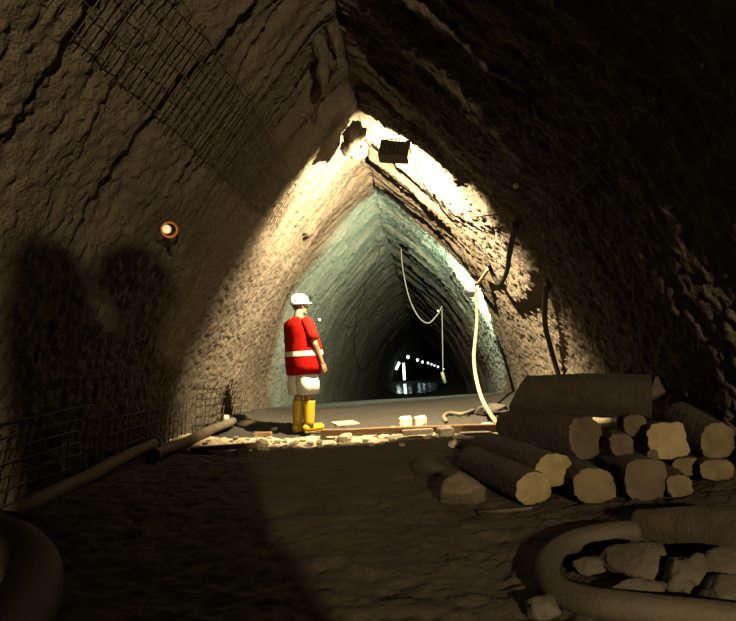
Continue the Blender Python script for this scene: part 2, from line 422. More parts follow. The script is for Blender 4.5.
def ringloft(bm, rings, seg=28, capends=True, pw=2.3, amp=0.0, seed=0):
    R = []
    for (c, rx, ry) in rings:
        row = []
        for k in range(seg):
            a = 2 * math.pi * k / seg; ca, sa = math.cos(a), math.sin(a)
            f = 1 + amp * math.sin(5 * a + seed + c[2] * 9) * 0.6 + amp * math.sin(9 * a + 2 * seed) * 0.4
            row.append(bm.verts.new((c[0] + rx * f * math.copysign(abs(ca) ** (2 / pw), ca), c[1] + ry * f * math.copysign(abs(sa) ** (2 / pw), sa), c[2])))
        R.append(row)
    for A, B in zip(R, R[1:]):
        for k in range(seg): bm.faces.new((A[k], A[(k + 1) % seg], B[(k + 1) % seg], B[k]))
    if capends: bm.faces.new(R[0][::-1]); bm.faces.new(R[-1])
def solid(o, t):
    m = o.modifiers.new('Solidify', 'SOLIDIFY'); m.thickness = t; m.offset = 1
def person(loc, heading, label, J, colors, voxel=0.007):
    """J: joints in the person's frame, +X ahead, +Y to their left."""
    root = empty('person', loc, label, 'person'); root.rotation_euler.z = heading
    V = Vector; bm = bmesh.new()
    pel, chest, neck, head = V(J['pelvis']), V(J['chest']), V(J['neck']), V(J['head'])
    for s in (-1, 1):
        capsule(bm, pel + V((0, s * .07, 0)), .125, pel.lerp(chest, .5) + V((.035, s * .065, -.02)), .135)
        capsule(bm, pel.lerp(chest, .5) + V((.03, s * .065, 0)), .135, chest + V((0, s * .085, 0)), .115)
        capsule(bm, chest + V((0, s * .09, .02)), .10, V(J['shoulder'][s]), .062)
        capsule(bm, neck, .058, V(J['shoulder'][s]), .055)
        sh, el, wr = V(J['shoulder'][s]), V(J['elbow'][s]), V(J['wrist'][s])
        capsule(bm, sh, .056, el, .043); capsule(bm, el, .044, wr, .028)
        # hand: palm, four curled fingers of unequal length, thumb from the side of the palm
        d = (wr - el).normalized(); fw = (V((1, 0, 0)) - d * d.x).normalized(); inn = V((0, -s, 0)); inn = (inn - d * inn.dot(d)).normalized()
        palm = wr + d * .085
        for o_ in (-.022, 0, .022): capsule(bm, wr + d * .01 + fw * o_ * .7, .019, palm + fw * o_, .016, 10)
        for q, (o_, L) in enumerate(((.032, .068), (.011, .078), (-.010, .072), (-.030, .056))):
            a = palm + fw * o_ + d * .008; b = a + d * L * .5 + inn * .008; c = b + d * L * .34 + inn * .020; e = c + d * L * .12 + inn * .018
            capsule(bm, a, .0092, b, .0088, 8); capsule(bm, b, .0088, c, .0082, 8); capsule(bm, c, .0082, e, .0075, 8)
        a = wr + d * .03 + fw * .022; b = a + d * .03 + fw * .022 + inn * .012; c = b + d * .032 + inn * .012
        capsule(bm, a, .0125, b, .011, 8); capsule(bm, b, .0108, c, .009, 8)
        hp, kn, an, to = V(J['hip'][s]), V(J['knee'][s]), V(J['ankle'][s]), V(J['toe'][s])
        capsule(bm, hp, .098, kn, .060); capsule(bm, kn, .060, kn.lerp(an, .35) - V((.012, 0, 0)), .058); capsule(bm, kn.lerp(an, .35) - V((.012, 0, 0)), .058, an, .040)
        capsule(bm, an + V((-.03, 0, -.03)), .042, to, .034)
    capsule(bm, chest + V((-.01, 0, .1)), .075, neck, .058); capsule(bm, neck, .058, head + V((-.015, 0, -.03)), .056)
    hq = Matrix.Rotation(J.get('head_turn', 0), 3, 'Z')
    def hp_(p): return head + hq @ V(p)
    hb = bmesh.new()
    ellipsoid(hb, (0, 0, .02), (.098, .076, .105)); ellipsoid(hb, (.028, 0, -.05), (.062, .056, .068))
    capsule(hb, (.088, 0, .01), .010, (.112, 0, -.022), .014, 8)                     # nose
    for s in (-1, 1):
        capsule(hb, (-.005, s * .077, .012), .014, (-.002, s * .080, -.022), .010, 8)   # ears
        ellipsoid(hb, (.084, s * .030, .024), (.014, .018, .006), 2)                  # brows
        ellipsoid(hb, (.060, s * .036, -.015), (.025, .022, .02), 2)                  # cheeks
    ellipsoid(hb, (.086, 0, -.052), (.012, .024, .006), 2); ellipsoid(hb, (.084, 0, -.064), (.012, .021, .006), 2)   # lips
    ellipsoid(hb, (.078, 0, -.095), (.018, .022, .016), 2)                             # chin
    bmesh.ops.transform(hb, matrix=Matrix.Translation(head) @ hq.to_4x4(), verts=hb.verts)
    tmp = bpy.data.meshes.new('tmp'); hb.to_mesh(tmp); hb.free(); bm.from_mesh(tmp); bpy.data.meshes.remove(tmp)
    body = obj('body', bm, M_SKIN, root)
    r = body.modifiers.new('Remesh', 'REMESH'); r.mode = 'VOXEL'; r.voxel_size = voxel; r.use_smooth_shade = True
    sm = body.modifiers.new('Smooth', 'SMOOTH'); sm.factor = 0.5; sm.iterations = 3
    for s in (-1, 1):
        bm = bmesh.new(); ellipsoid(bm, (0, 0, 0), (.011, .013, .010), 2)
        e = obj('eye', bm, M_WHITE, root); e.location = hp_((.083, s * .031, .008))
    bm = bmesh.new(); ellipsoid(bm, (-.012, 0, .022), (.096, .081, .100)); 
    for v in bm.verts:
        if v.co.x > .05: v.co.z = max(v.co.z, .055)
        v.co.z = max(v.co.z, -.045)
    h = obj('hair', bm, M_HAIR, root); h.location = head; h.rotation_euler.z = J.get('head_turn', 0)
    if colors.get('helmet'):
        bm = bmesh.new()
        prof_h = [(.128, .030), (.126, .050), (.120, .080), (.105, .115), (.078, .142), (.040, .158), (.002, .163)]
        rings = [((0, 0, zz), rr_ * 1.05, rr_ * .88) for rr_, zz in prof_h]
        ringloft(bm, rings, 32, True, 2.0)
        for v in bm.verts:                          # low ridge along the top
            if abs(v.co.y) < .025 and v.co.z > .1: v.co.z += .006
        hm = obj('helmet', bm, colors['helmet'], root); hm.location = head; hm.rotation_euler.z = J.get('head_turn', 0); hm.rotation_euler.y = -.04
        bm = bmesh.new()
        ringloft(bm, [((.018, 0, .024), .150, .122), ((.012, 0, .034), .140, .114), ((0, 0, .040), .128, .108)], 32)
        obj('brim', bm, colors['helmet'], hm)
        bm = bmesh.new(); box(bm, (-.098, -.072, .075), (.012, .026, .02), Matrix.Rotation(.6, 3, 'Z')); obj('badge', bm, M_BLACK, hm, False)
    return root
def clothes_standing(root, J, c):
    V = Vector
    bm = bmesh.new()
    ringloft(bm, [((.030, 0, .745), .192, .240), ((.036, 0, .86), .208, .252), ((.045, 0, 1.0), .222, .262), ((.040, 0, 1.12), .208, .256), ((.018, 0, 1.26), .178, .250), ((-.002, 0, 1.37), .148, .238), ((-.012, 0, 1.43), .115, .200), ((-.012, 0, 1.475), .082, .110), ((-.008, 0, 1.495), .072, .082)], 40, False, 2.2, .022, 1.0)
    v = obj('vest', bm, c['vest'], root); solid(v, .008)
    if c.get('band'):
        bm = bmesh.new(); ringloft(bm, [((.0445, 0, .985), .2315, .2715), ((.045, 0, 1.0), .2320, .272), ((.0435, 0, 1.05), .2265, .2700)], 40, False, 2.2, .022, 1.0)
        b = obj('reflective_band', bm, c['band'], v, False); solid(b, .001); b['label'] = 'silver reflective band'
        bm = bmesh.new()
        for s in (-1, 1): tube(bm, [(.205, s * .11, 1.09), (.19, s * .11, 1.25), (.12, s * .11, 1.40)], .016, 6)
        obj('reflective_strip', bm, c['band'], v)
    for s in (-1, 1):
        sh, el = V(J['shoulder'][s]), V(J['elbow'][s])
        bm = bmesh.new(); a = sh + V((0, -s * .05, .02)); d = el - sh
        tube(bm, [a, sh, sh + d * .25, sh + d * .5, sh + d * .78], [.066, .078, .076, .074, .076], 16, False)
        o = obj('shirt_sleeve', bm, c['sleeve'], root); solid(o, .006)
        hp, kn = V(J['hip'][s]), V(J['knee'][s])
        bm = bmesh.new(); e = hp.lerp(kn, c.get('short', .98))
        if c.get('short'):
            m0 = hp.lerp(kn, .6)
            ringloft(bm, [((hp.x + .03, s * .08, hp.z + .06), .09, .07), ((hp.x + .02, s * .092, hp.z - .10), .120, .095), ((m0.x, s * .104, m0.z), .140, .110), ((e.x, s * .108, e.z - .01), .132, .108)], 28, False, 3.4)
        else: tube(bm, [hp + V((0, -s * .015, .10)), hp, hp.lerp(kn, .35), hp.lerp(kn, .7), e], [.130, .128, .122, .112, .108], 20, False)
        o = obj('shorts_leg' if c.get('short') else 'trouser_leg', bm, c['shorts'], root); solid(o, .006)
        an, to = V(J['ankle'][s]), V(J['toe'][s])
        bm = bmesh.new(); top = kn.lerp(an, .22)
        tube(bm, [top, top.lerp(an, .08), top.lerp(an, .5), an + V((0, 0, .05)), an + V((0, 0, -.03))], [.083, .078, .073, .062, .060], 20, False)
        fd = (to - an); fd.z = 0; fd.normalize()
        capsule(bm, an + V((0, 0, -.035)) - fd * .035, .055, V((to.x, to.y, .052)), .048, 16)
        b = obj('rubber_boot', bm, c['boots'], root); solid(b, .004)
        bm = bmesh.new(); q0 = V((an.x, an.y, .012)) - fd * .08; q1 = V((to.x, to.y, .012)) + fd * .045
        sd = V((-fd.y, fd.x, 0))
        m4 = Matrix((fd, sd, V((0, 0, 1)))).transposed()
        box(bm, (q0 + q1) / 2, ((q1 - q0).length, .098, .022), m4, .01); obj('boot_sole', bm, c.get('sole', M_SOLE), b)
def standing_joints(h=1.78, arm=.0):
    k = h / 1.78
    J = dict(pelvis=(0, 0, .95), chest=(-.005, 0, 1.30), neck=(-.005, 0, 1.49), head=(.03, 0, 1.645),
             shoulder={-1: (-.01, -.205, 1.405), 1: (-.01, .205, 1.405)}, elbow={-1: (.035, -.285, 1.125), 1: (.03, .280, 1.125)},
             wrist={-1: (.135, -.275, .885), 1: (.19, .255, .93)}, hip={-1: (0, -.10, .90), 1: (0, .10, .90)},
             knee={-1: (.02, -.105, .49), 1: (.02, .115, .49)}, ankle={-1: (0, -.105, .095), 1: (-.02, .12, .095)}, toe={-1: (.165, -.12, .045), 1: (.145, .16, .045)})
    return J
wp = at_floor(305, 433)
J = standing_joints(); J['head_turn'] = -.1
wp.z = float(floor_z(wp.x, wp.y)) + 0.012
worker = person(wp, math.radians(45), 'worker standing on lit rubble in red safety vest, white helmet, yellow boots', J, dict(helmet=M_HELMET))
clothes_standing(worker, J, dict(vest=M_RED, band=M_BAND, sleeve=M_RED2, shorts=M_WHITE, short=.98, boots=M_YELLOW, sole=M_YELLOW))
PERSON_H = 1.80

# people beside the photographer: out of the frame, their shadows fall on the left wall and the ground
def on_line(T, y):
    f = (y - P_BACK.y) / (T[1] - P_BACK.y)
    return P_BACK.lerp(Vector(T), f)
q = on_line((-2.02, 4.15, 1.97), -.45); kp = q.z / 1.81
J = standing_joints()
p = person((q.x, q.y, float(floor_z(q.x, q.y))), math.radians(92), 'dark clothed bystander in helmet whose tall shadow falls on the left wall', J, dict(helmet=M_HELMET), .014)
clothes_standing(p, J, dict(vest=M_DENIM, sleeve=M_DENIM, shorts=M_DENIM, boots=M_SOLE)); p.scale = (kp, kp * 1.0, kp)
bag = empty('shadow_pack', (q.x - .055, q.y - .30, 1.06), 'slim dark rucksack behind the standing bystander, added for its shadow on the left wall', 'shadow_pack')  # unseen pack, added and sized to cast the second hump of the wall shadow
bm = bmesh.new(); ringloft(bm, [((0, 0, 0), .05, .07), ((0, 0, .03), .085, .085), ((0, 0, .35), .095, .09), ((0, 0, .52), .085, .085), ((0, 0, .55), .075, .075)], 28, True, 3.6, .02, 2.0); obj('pack_body', bm, M_DENIM, bag)
bm = bmesh.new(); ringloft(bm, [((0, 0, .54), .064, .08), ((0, 0, .59), .068, .085), ((0, 0, .65), .055, .07), ((0, 0, .69), .03, .04)], 28, True, 3.2); obj('pack_lid', bm, M_SOLE, bag)
for sx in (-1, 1):
    bm = bmesh.new(); tube(bm, spline([(sx * .05, .08, .50), (sx * .06, .12, .50), (sx * .08, .13, .35), (sx * .06, .08, .10)], 5), .015, 8); obj('shoulder_strap', bm, M_SOLE, bag)
q = on_line((-1.12, 3.35, 0.0), -1.15)
J = dict(pelvis=(-.12, 0, .30), chest=(.03, 0, .62), neck=(.08, 0, .80), head=(.13, 0, .95),
         shoulder={-1: (.05, -.20, .73), 1: (.05, .20, .73)}, elbow={-1: (.25, -.24, .55), 1: (.25, .24, .55)},
         wrist={-1: (.42, -.14, .66), 1: (.42, .14, .66)}, hip={-1: (-.10, -.10, .29), 1: (-.10, .10, .29)},
         knee={-1: (.28, -.17, .48), 1: (.28, .17, .48)}, ankle={-1: (.05, -.15, .095), 1: (.05, .15, .095)}, toe={-1: (.21, -.18, .045), 1: (.21, .18, .045)})
p = person((q.x, q.y, float(floor_z(q.x, q.y))), math.radians(95), 'crouching bystander whose round head shadow lies on the muddy floor', J, dict(helmet=M_HELMET), .014); p.scale = (.95, .95, 1.04)

# ------------------------------------------------------------------ wire mesh on the walls
def wire_mesh(side, s0, s1, y0, y1, ds, dy, label, off=0.05, r=0.006, wob=0.02, seed=0):
    bm = bmesh.new(); rs = np.random.default_rng(seed)
    def sm(s, y):
        hw, h, nx, nz = prof(s); d = wall_disp(side, s, y)
        # sheets are stiff: follow the broad shape of the wall only
        d = 0.06 * noise2(y * 1.1, s * 0.8, (11 if side < 0 else 57) + 6) + off + wob * noise2(y * 1.3, s * 1.1, seed + 5)
        return np.stack([XC(y) + side * (hw * bulge(h, y) + nx * d), y + 0 * s, ZF(y) + h + nz * d], -1)
    for s in np.arange(s0, s1 + 1e-6, ds):
        yv = np.arange(y0 + rs.uniform(0, .15), y1 - rs.uniform(0, .15), 0.15)
        tube(bm, [Vector(p) for p in sm(np.full_like(yv, s + rs.normal() * .006), yv)], r, 4)
    for y in np.arange(y0, y1 + 1e-6, dy):
        sv = np.arange(s0 - rs.uniform(0, .08), s1 + rs.uniform(0, .08), 0.12)
        tube(bm, [Vector(p) for p in sm(sv, np.full_like(sv, y + rs.normal() * .006))], r * .8, 4)
    return tag(obj('wire_mesh', bm, M_STEEL), label, 'wire mesh')
wire_mesh(-1, s_of_h(2.70), s_of_h(3.20), 2.3, 7.3, 0.15, 0.075, 'bare steel wire mesh strip high on the dark left wall', .055, .005, seed=1)
wire_mesh(-1, s_of_h(.12), s_of_h(.72), 2.2, 4.7, 0.10, 0.11, 'bare wire mesh along the foot of the near left wall', .07, .0065, seed=2)
wire_mesh(-1, s_of_h(.12), s_of_h(.55), 4.85, 6.9, 0.14, 0.12, 'dusty wire mesh along the foot of lit left wall', .055, .007, seed=3)
wire_mesh(-1, s_of_h(.10), s_of_h(.80), 7.2, 9.4, 0.13, 0.15, 'sagging wire mesh low on the left wall behind the worker', .06, .007, seed=4)

# ------------------------------------------------------------------ logs
def log(e0, e1, r, label, squash=(1.0, 1.0), cut=None, seed=0, taper=1.0, tilt=0.0, pw=2.6, name='log', barkm=None, point=0.0):
    """e0: centre of the visible end, e1: centre of the other end."""
    e0, e1 = Vector(e0), Vector(e1); ax = e1 - e0; L = ax.length; t = ax / L
    up = Vector((0, 0, 1)) if abs(t.z) < .9 else Vector((1, 0, 0))
    n = (up - t * up.dot(t)).normalized(); b = t.cross(n)
    root = empty(name, e0.lerp(e1, .5), label, name.replace('_', ' '))
    seg, rows = 40, max(10, int(L / .03)); ph = random.uniform(0, 6)
    bm = bmesh.new(); R = []
    for i in range(rows + 1):
        f = i / rows; row = []
        c = e0.lerp(e1, f) - root.location
        for k in range(seg):
            a = 2 * math.pi * k / seg; ca, sa = math.cos(a + tilt), math.sin(a + tilt)
            x = squash[0] * math.copysign(abs(ca) ** (2 / pw), ca); y = squash[1] * math.copysign(abs(sa) ** (2 / pw), sa)
            q = 1 + .05 * float(noise2(a * 1.5 + 9 * seed, f * L * 2.0, seed)) + .035 * float(noise2(math.cos(a) * 5 + seed, math.sin(a) * 5 + f * L * 3, seed + 1)) + (.05 * float(noise2(a * 5, f * L * 5, seed + 2))) + .03 * float(noise2(a * 11, f * L * 13, seed + 3))
            rr_ = r * q * (1 + (taper - 1) * f)
            slant = .25 * r * (ca * math.sin(ph) + sa * math.cos(ph)) if i in (0, rows) else 0
            row.append(bm.verts.new(c + (b * x + n * y) * rr_ * 1.0 + t * slant * .35 - (t * point * max(0.0, (y + .6) / 1.6) * f ** 6 if point else Vector())))
        R.append(row)
    for A, B in zip(R, R[1:]):
        for k in range(seg): bm.faces.new((A[k], A[(k + 1) % seg], B[(k + 1) % seg], B[k]))
    ends = []
    for row in (R[0], R[-1]): ends.append([v.co.copy() for v in row])
    obj('bark', bm, barkm or M_BARK, root)
    for E, sg in ((ends[0], -1), (ends[1], 1)):
        bm = bmesh.new(); cc = sum(E, Vector()) / len(E)
        prev = [bm.verts.new(v) for v in E]
        for fr in (.94, .72, .5, .28):
            cur = [bm.verts.new(cc + (v - cc) * fr + t * sg * (.004 if fr > .9 else .006) + t * random.uniform(-.002, .002)) for v in E]
            for k in range(seg): bm.faces.new((prev[k], prev[(k + 1) % seg], cur[(k + 1) % seg], cur[k]))
            prev = cur
        bm.faces.new(prev)
        obj('cut_end', bm, cut or M_CUT, root)
    return root
D = {}
PILE = []
def lg(px, py, d, bx, by, bd, r, label, **k): PILE.append([at(px, py, d), at(bx, by, bd), r * .95, label, k])
def settle(P, rounds=90):
    """let the logs of the pile push each other, the ground and the wall until nothing overlaps"""
    T = np.linspace(0, 1, 13)
    def pts(q): return np.array([q[0].lerp(q[1], t) for t in T])
    for it in range(rounds):
        for i in range(len(P)):
            A = pts(P[i])
            pen = floor_z(A[:, 0], A[:, 1]) + P[i][2] * .96 - A[:, 2]
            for e, sel in ((0, slice(0, 7)), (1, slice(6, 13))):
                m = pen[sel].max()
                if m > 0: P[i][e].z += m * .5
            wall = XC(A[:, 1]) + np.interp(A[:, 2], _dense[:, 1], _dense[:, 0]) - .10 - P[i][2] - A[:, 0]
            for e, k in ((0, 0), (1, 12)):
                if wall[k] < 0: P[i][e].x += wall[k] * .3
            for j in range(i):
                B = pts(P[j]); dd = A[:, None] - B[None]; L = np.linalg.norm(dd, axis=-1)
                a, b = np.unravel_index(L.argmin(), L.shape); over = (P[i][2] + P[j][2]) * .90 - L[a, b]
                if over > 0:
                    n = Vector(dd[a, b] / (L[a, b] + 1e-6)) * over * .35
                    for q, t, sg in ((P[i], T[a], 1), (P[j], T[b], -1)):
                        q[0] += n * sg * max(.10, 1 - t) * .4; q[1] += n * sg * max(.15, t)

lg(535, 493, 3.60, 476, 458, 4.55, .108, 'lowest front log of the pile, pale sawn end nearest the open floor', squash=(1.12, .92), seed=1, tilt=.25)
lg(553, 471, 3.72, 489, 443, 4.75, .118, 'log with bright sawn end, second up from floor at the pile left', squash=(1.12, .92), seed=2, tilt=.35)
lg(595, 489, 3.55, 556, 466, 4.35, .112, 'third log from the left in the bottom row, right of two pale-ended logs', squash=(1.1, .9), seed=3, cut=M_CUT3, tilt=.5)
lg(588, 442, 4.02, 507, 431, 4.70, .150, 'thick dark log lying crosswise just under the topmost log', squash=(1.05, .95), cut=M_CUT2, seed=4, tilt=.2)
lg(668, 398, 4.25, 512, 402, 4.70, .165, 'topmost dark log of the pile with a pointed left end', squash=(1.0, .95), cut=M_BARK, seed=5, tilt=.4, point=.13)
lg(693, 442, 3.78, 668, 432, 4.25, .120, 'pale-ended log high on the right side of the pile', squash=(1.1, 1.0), seed=6, tilt=.7)
lg(692, 466, 3.70, 674, 458, 4.1, .075, 'log end tucked directly under the high pale-ended right log', squash=(1.15, .8), seed=7, cut=M_CUT3)
lg(738, 447, 3.60, 716, 440, 4.05, .105, 'rightmost large log of the pile, sloping down beside the right wall', squash=(1.0, 1.1), seed=8, cut=M_CUT3, tilt=.4)
lg(715, 478, 3.56, 700, 468, 3.95, .078, 'small tilted log low at the right of the pile', squash=(1.2, .8), seed=9, cut=M_CUT3, tilt=-.4)
lg(681, 488, 3.50, 674, 478, 3.95, .070, 'small round log end at the pile foot right of broad dim end', seed=10, cut=M_CUT3)
lg(645, 478, 3.54, 612, 465, 4.2, .128, 'broad dim log end in the middle of the bottom row of the pile', seed=11, cut=M_CUT2)
lg(646, 429, 4.02, 640, 424, 4.25, .075, 'short dim log stub between topmost log and high right log', seed=12, cut=M_CUT2)
lg(653, 455, 3.75, 649, 449, 4.05, .035, 'thin branch end poking out above the broad dim log end', seed=13, cut=M_CUT2)
lg(622, 449, 3.82, 612, 443, 4.15, .075, 'dim log end behind the thick crosswise log', seed=14, cut=M_CUT2)
settle(PILE)
for e0, e1, r, label, k in PILE: log(e0, e1, r, label, **k)
# broken boards right of the pile
def slab(pts, thick, name, label, cat, m, jag=0):
    """a flat splintered piece: outline points (world) with thickness"""
    P = [Vector(p) for p in pts]; n = (P[1] - P[0]).cross(P[2] - P[0]).normalized(); c = sum(P, Vector()) / len(P)
    bm = bmesh.new(); A = [bm.verts.new(p - c + n * thick / 2) for p in P]; B = [bm.verts.new(p - c - n * thick / 2) for p in P]
    bm.faces.new(A); bm.faces.new(B[::-1])
    for k in range(len(P)): bm.faces.new((A[k], B[k], B[(k + 1) % len(P)], A[(k + 1) % len(P)]))
    o = obj(name, bm, m, None, False); o.location = c; return tag(o, label, cat)
slab([at(648, 400, 4.5), at(655, 378, 4.6), at(664, 376, 4.6), at(668, 391, 4.55), at(657, 397, 4.5)], .03, 'broken_board', 'broken brown board sticking up behind the topmost log', 'board', M_CUT2)
slab([at(671, 381, 4.5), at(676, 377, 4.55), at(688, 380, 4.45), at(687, 384, 4.45), at(678, 387, 4.5)], .025, 'wood_splinter', 'pale wood splinter right of broken brown board', 'wood splinter', M_CUT2)

# ------------------------------------------------------------------ foreground
def floorpath(pts, lift): return [at_floor(px, py, lift) for px, py in pts]
bm = bmesh.new()
tube(bm, spline(floorpath([(636, 531), (600, 535), (570, 543), (549, 560), (550, 583), (575, 598), (620, 606), (690, 614), (760, 622)], .05), 8), .05, 16)
tag(obj('hose', bm, M_HOSE), 'muddy hose bent in a loop at the lower right', 'hose')
log(at(790, 545, 2.35), at(640, 529, 3.0) + Vector((0, 0, .02)), .155, 'fat muddy pipe flaring towards the right edge in front of the logs', name='pipe', barkm=M_CONE, cut=M_CONE, seed=21, pw=2.0, taper=.45)
bm = bmesh.new()
tube(bm, spline([at_floor(-60, 545, .11), at_floor(-20, 533, .11), at_floor(15, 545, .11), at_floor(33, 568, .11), at_floor(28, 600, .11), at_floor(5, 640, .11), at_floor(-20, 680, .11)], 8), .115, 20)
tag(obj('hose', bm, M_HOSE), 'fat grey hose curving through the lower left corner', 'hose')
def stone(px, py, size, label, m=M_STONE, seed=0, group=None, name='stone', rz=0, sink=.35, sub=4, rough=.22):
    p = at_floor(px, py); bm = rock_bm(size, seed, rough, sub)
    o = obj(name, bm, m); o.location = (p.x, p.y, float(floor_z(p.x, p.y)) + size[2] * (1 - sink)); o.rotation_euler = (0, 0, rz)
    return tag(o, label, name, group)
stone(462, 502, (.16, .17, .12), 'rounded muddy boulder left of the lowest front log', M_SAND, 31, name='boulder')
stone(640, 577, (.15, .11, .08), 'pale boulder enclosed by the loop of muddy hose', M_ROCK, 32, name='boulder')
stone(688, 594, (.10, .08, .08), 'dark ridged rock right of the pale boulder in the hose loop', M_ROCK, 33, name='rock', rough=.4)
stone(730, 588, (.11, .10, .09), 'rounded rock at the right edge below the fat muddy pipe', M_ROCK, 34, name='rock')
stone(632, 600, (.13, .05, .04), 'long low rock lying just inside the lower curve of the hose', M_ROCK, 35, name='rock', rz=.2)
stone(730, 612, (.10, .09, .07), 'rock at the lower right corner of the photo', M_ROCK, 36, name='rock')
stone(543, 617, (.06, .06, .05), 'small rock outside the hose loop at the bottom edge', M_ROCK, 37, name='rock')
stone(592, 573, (.07, .05, .04), 'small clod at the left inside the hose loop', M_ROCK, 38, name='rock')
stone(95, 552, (.03, .025, .02), 'small clod on the ground right of the corner hose', M_ROCK, 39, name='rock', sub=3)
stone(430, 474, (.13, .10, .07), 'low muddy lump left of the rounded muddy boulder', M_ROCK, 40, name='rock')
# thin stick under the logs
bm = bmesh.new(); tube(bm, floorpath([(478, 512), (505, 511), (532, 508)], .015), [.012, .015, .01], 6)
tag(obj('stick', bm, M_CUT2), 'thin stick on the ground under lowest front log', 'stick')

# pipes along the left wall
def pipe(p0, p1, r, label, flange=None):
    p0, p1 = Vector(p0), Vector(p1); root = empty('pipe', p0.lerp(p1, .5), label, 'pipe'); c = root.location.copy()
    bm = bmesh.new(); t = (p1 - p0).normalized()
    pts = [p0.lerp(p1, k / 12) - c + Vector((0, 0, .006 * math.sin(k))) for k in range(13)]
    A = tube(bm, pts, r, 20, False)
    B = tube(bm, pts, r * .86, 20, False)
    for k in range(20):
        bm.faces.new((A[-1][k], A[-1][(k + 1) % 20], B[-1][(k + 1) % 20], B[-1][k])); bm.faces.new((A[0][k], B[0][k], B[0][(k + 1) % 20], A[0][(k + 1) % 20]))
    obj('tube', bm, M_PIPE, root)
    for f in flange or ():
        bm = bmesh.new(); q = p0.lerp(p1, f) - c
        A = tube(bm, [q - t * .025, q + t * .025], r * 1.25, 20, False); B = tube(bm, [q - t * .025, q + t * .025], r * 1.01, 20, False)
        for i_ in (0, 1):
            for k in range(20): bm.faces.new((A[i_][k], A[i_][(k + 1) % 20], B[i_][(k + 1) % 20], B[i_][k]))
        obj('coupling', bm, M_PIPE, root)
    return root
pipe(at_floor(10, 515, .08), at_floor(156, 442, .10), .055, 'long dusty pipe on the floor along the near left wall', [.985])
pipe(at_floor(152, 456, .07), at_floor(233, 421, .10), .055, 'lit dusty pipe lying along the foot of the left wall', [.02])

# ------------------------------------------------------------------ lit edge: timbers, blocks, rubble
def timber(p0, p1, wd, ht, label, m=M_PLANK, name='plank'):
    p0, p1 = Vector(p0), Vector(p1)
    o_c = p0.lerp(p1, .5); d = p1 - p0; L = d.length
    bm = bmesh.new(); box(bm, (0, 0, 0), (L, wd, ht), bev=.006)
    bmesh.ops.subdivide_edges(bm, edges=[e for e in bm.edges if e.calc_length() > L * .8], cuts=14)
    for v in bm.verts: v.co += Vector((0, .006 * float(noise2(v.co.x * 2, 1.0, 5)), .004 * float(noise2(v.co.x * 3, 2.0, 6))))
    o = obj(name, bm, m, None, False); o.location = o_c
    x = d.normalized(); y = Vector((0, 0, 1)).cross(x).normalized(); z = x.cross(y)
    o.rotation_euler = Matrix((x, y, z)).transposed().to_euler()
    return tag(o, label, name)
timber(at_floor(322, 433, .045), at_floor(498, 427, .045), .12, .07, 'long orange timber lying across the lit edge right of the worker')
timber(at_floor(190, 450, .03), at_floor(257, 445, .03), .09, .05, 'orange timber lying left of the worker beside the lit pipe')
def block(px, py, size, rz, label, m=M_STONE, name='stone_block', cat='block', tilt=0.0, lift=.45):
    p = at_floor(px, py); bm = bmesh.new(); box(bm, (0, 0, 0), size, bev=min(size) * .12)
    bmesh.ops.subdivide_edges(bm, edges=bm.edges[:], cuts=1)
    for v in bm.verts: v.co += Vector((random.uniform(-1, 1), random.uniform(-1, 1), random.uniform(-1, 1))) * min(size) * .06
    o = obj(name, bm, m, None, False); o.location = (p.x, p.y, float(floor_z(p.x, p.y)) + size[2] * lift); o.rotation_euler = (tilt, 0, rz)
    return tag(o, label, cat)
block(406, 427, (.16, .16, .13), .05, 'left one of two pale square blocks beyond the long timber')
block(421, 426, (.15, .16, .13), .0, 'right one of two pale square blocks beyond the long timber')
block(446, 436, (.16, .12, .09), .3, 'pale angular block standing on the lit edge', tilt=.2)
block(418, 436, (.32, .12, .05), .05, 'long flat white slab lying on the lit edge', name='stone_slab', cat='slab', lift=.9)
block(474, 435, (.30, .10, .03), -.1, 'thin pale board end lying right of the angular block', M_BOARD, 'board', 'board')
block(345, 424, (.32, .45, .02), .35, 'flat grey board lying on the floor right of the worker', M_BOARD, 'board', 'board')
block(263, 437, (.22, .12, .06), .05, 'pale orange wood block left of the worker boots', M_PLANK, 'wood_block', 'block')
block(392, 432, (.10, .09, .06), .5, 'small pale stone at the left end of white slab', name='stone_block')
# rubble stones
GR = 'rubble stones along the lit edge'
first = {}
k = 0
protos = [rock_bm((1, .8, .55), 200 + i, .3, 2) for i in range(5)]
pm = []
for i, b_ in enumerate(protos):
    bmesh.ops.recalc_face_normals(b_, faces=b_.faces); me = bpy.data.meshes.new('rubble_stone'); b_.to_mesh(me); b_.free(); me.materials.append(M_STONE); pm.append(me)
rs = np.random.default_rng(5)
for i in range(90):
    px = rs.uniform(190, 490) if i % 2 else rs.uniform(255, 350); py = rs.normal(441, 4.5) - (px - 300) * .035
    if 292 < px < 322 and py < 440: py = 441 + rs.uniform(0, 6)
    p = at_floor(px, py); s = rs.uniform(.018, .05)
    o = bpy.data.objects.new('rubble_stone', pm[i % 5]); COL.objects.link(o)
    o.location = (p.x, p.y, float(floor_z(p.x, p.y)) + s * .3); o.rotation_euler = (0, 0, rs.uniform(0, 6)); o.scale = (s, s, s)
    tag(o, 'small loose rubble stone on the lit strip of ground', 'stone', GR)
for (px, py, sz, lab, sd) in ((262, 447, (.09, .07, .05), 'largest pale stone left of the worker boots', 51), (228, 423, (.10, .08, .07), 'pale stones heaped at the far end of the lit pipe', 52), (345, 441, (.09, .07, .05), 'pale stone on lit edge right of the worker boots', 53), (455, 447, (.07, .06, .045), 'brown stone below the angular block', 54), (246, 426, (.14, .10, .05), 'low heap of spoil at the foot of greenish wall', 55)):
    stone(px, py, sz, lab, M_STONE, sd)
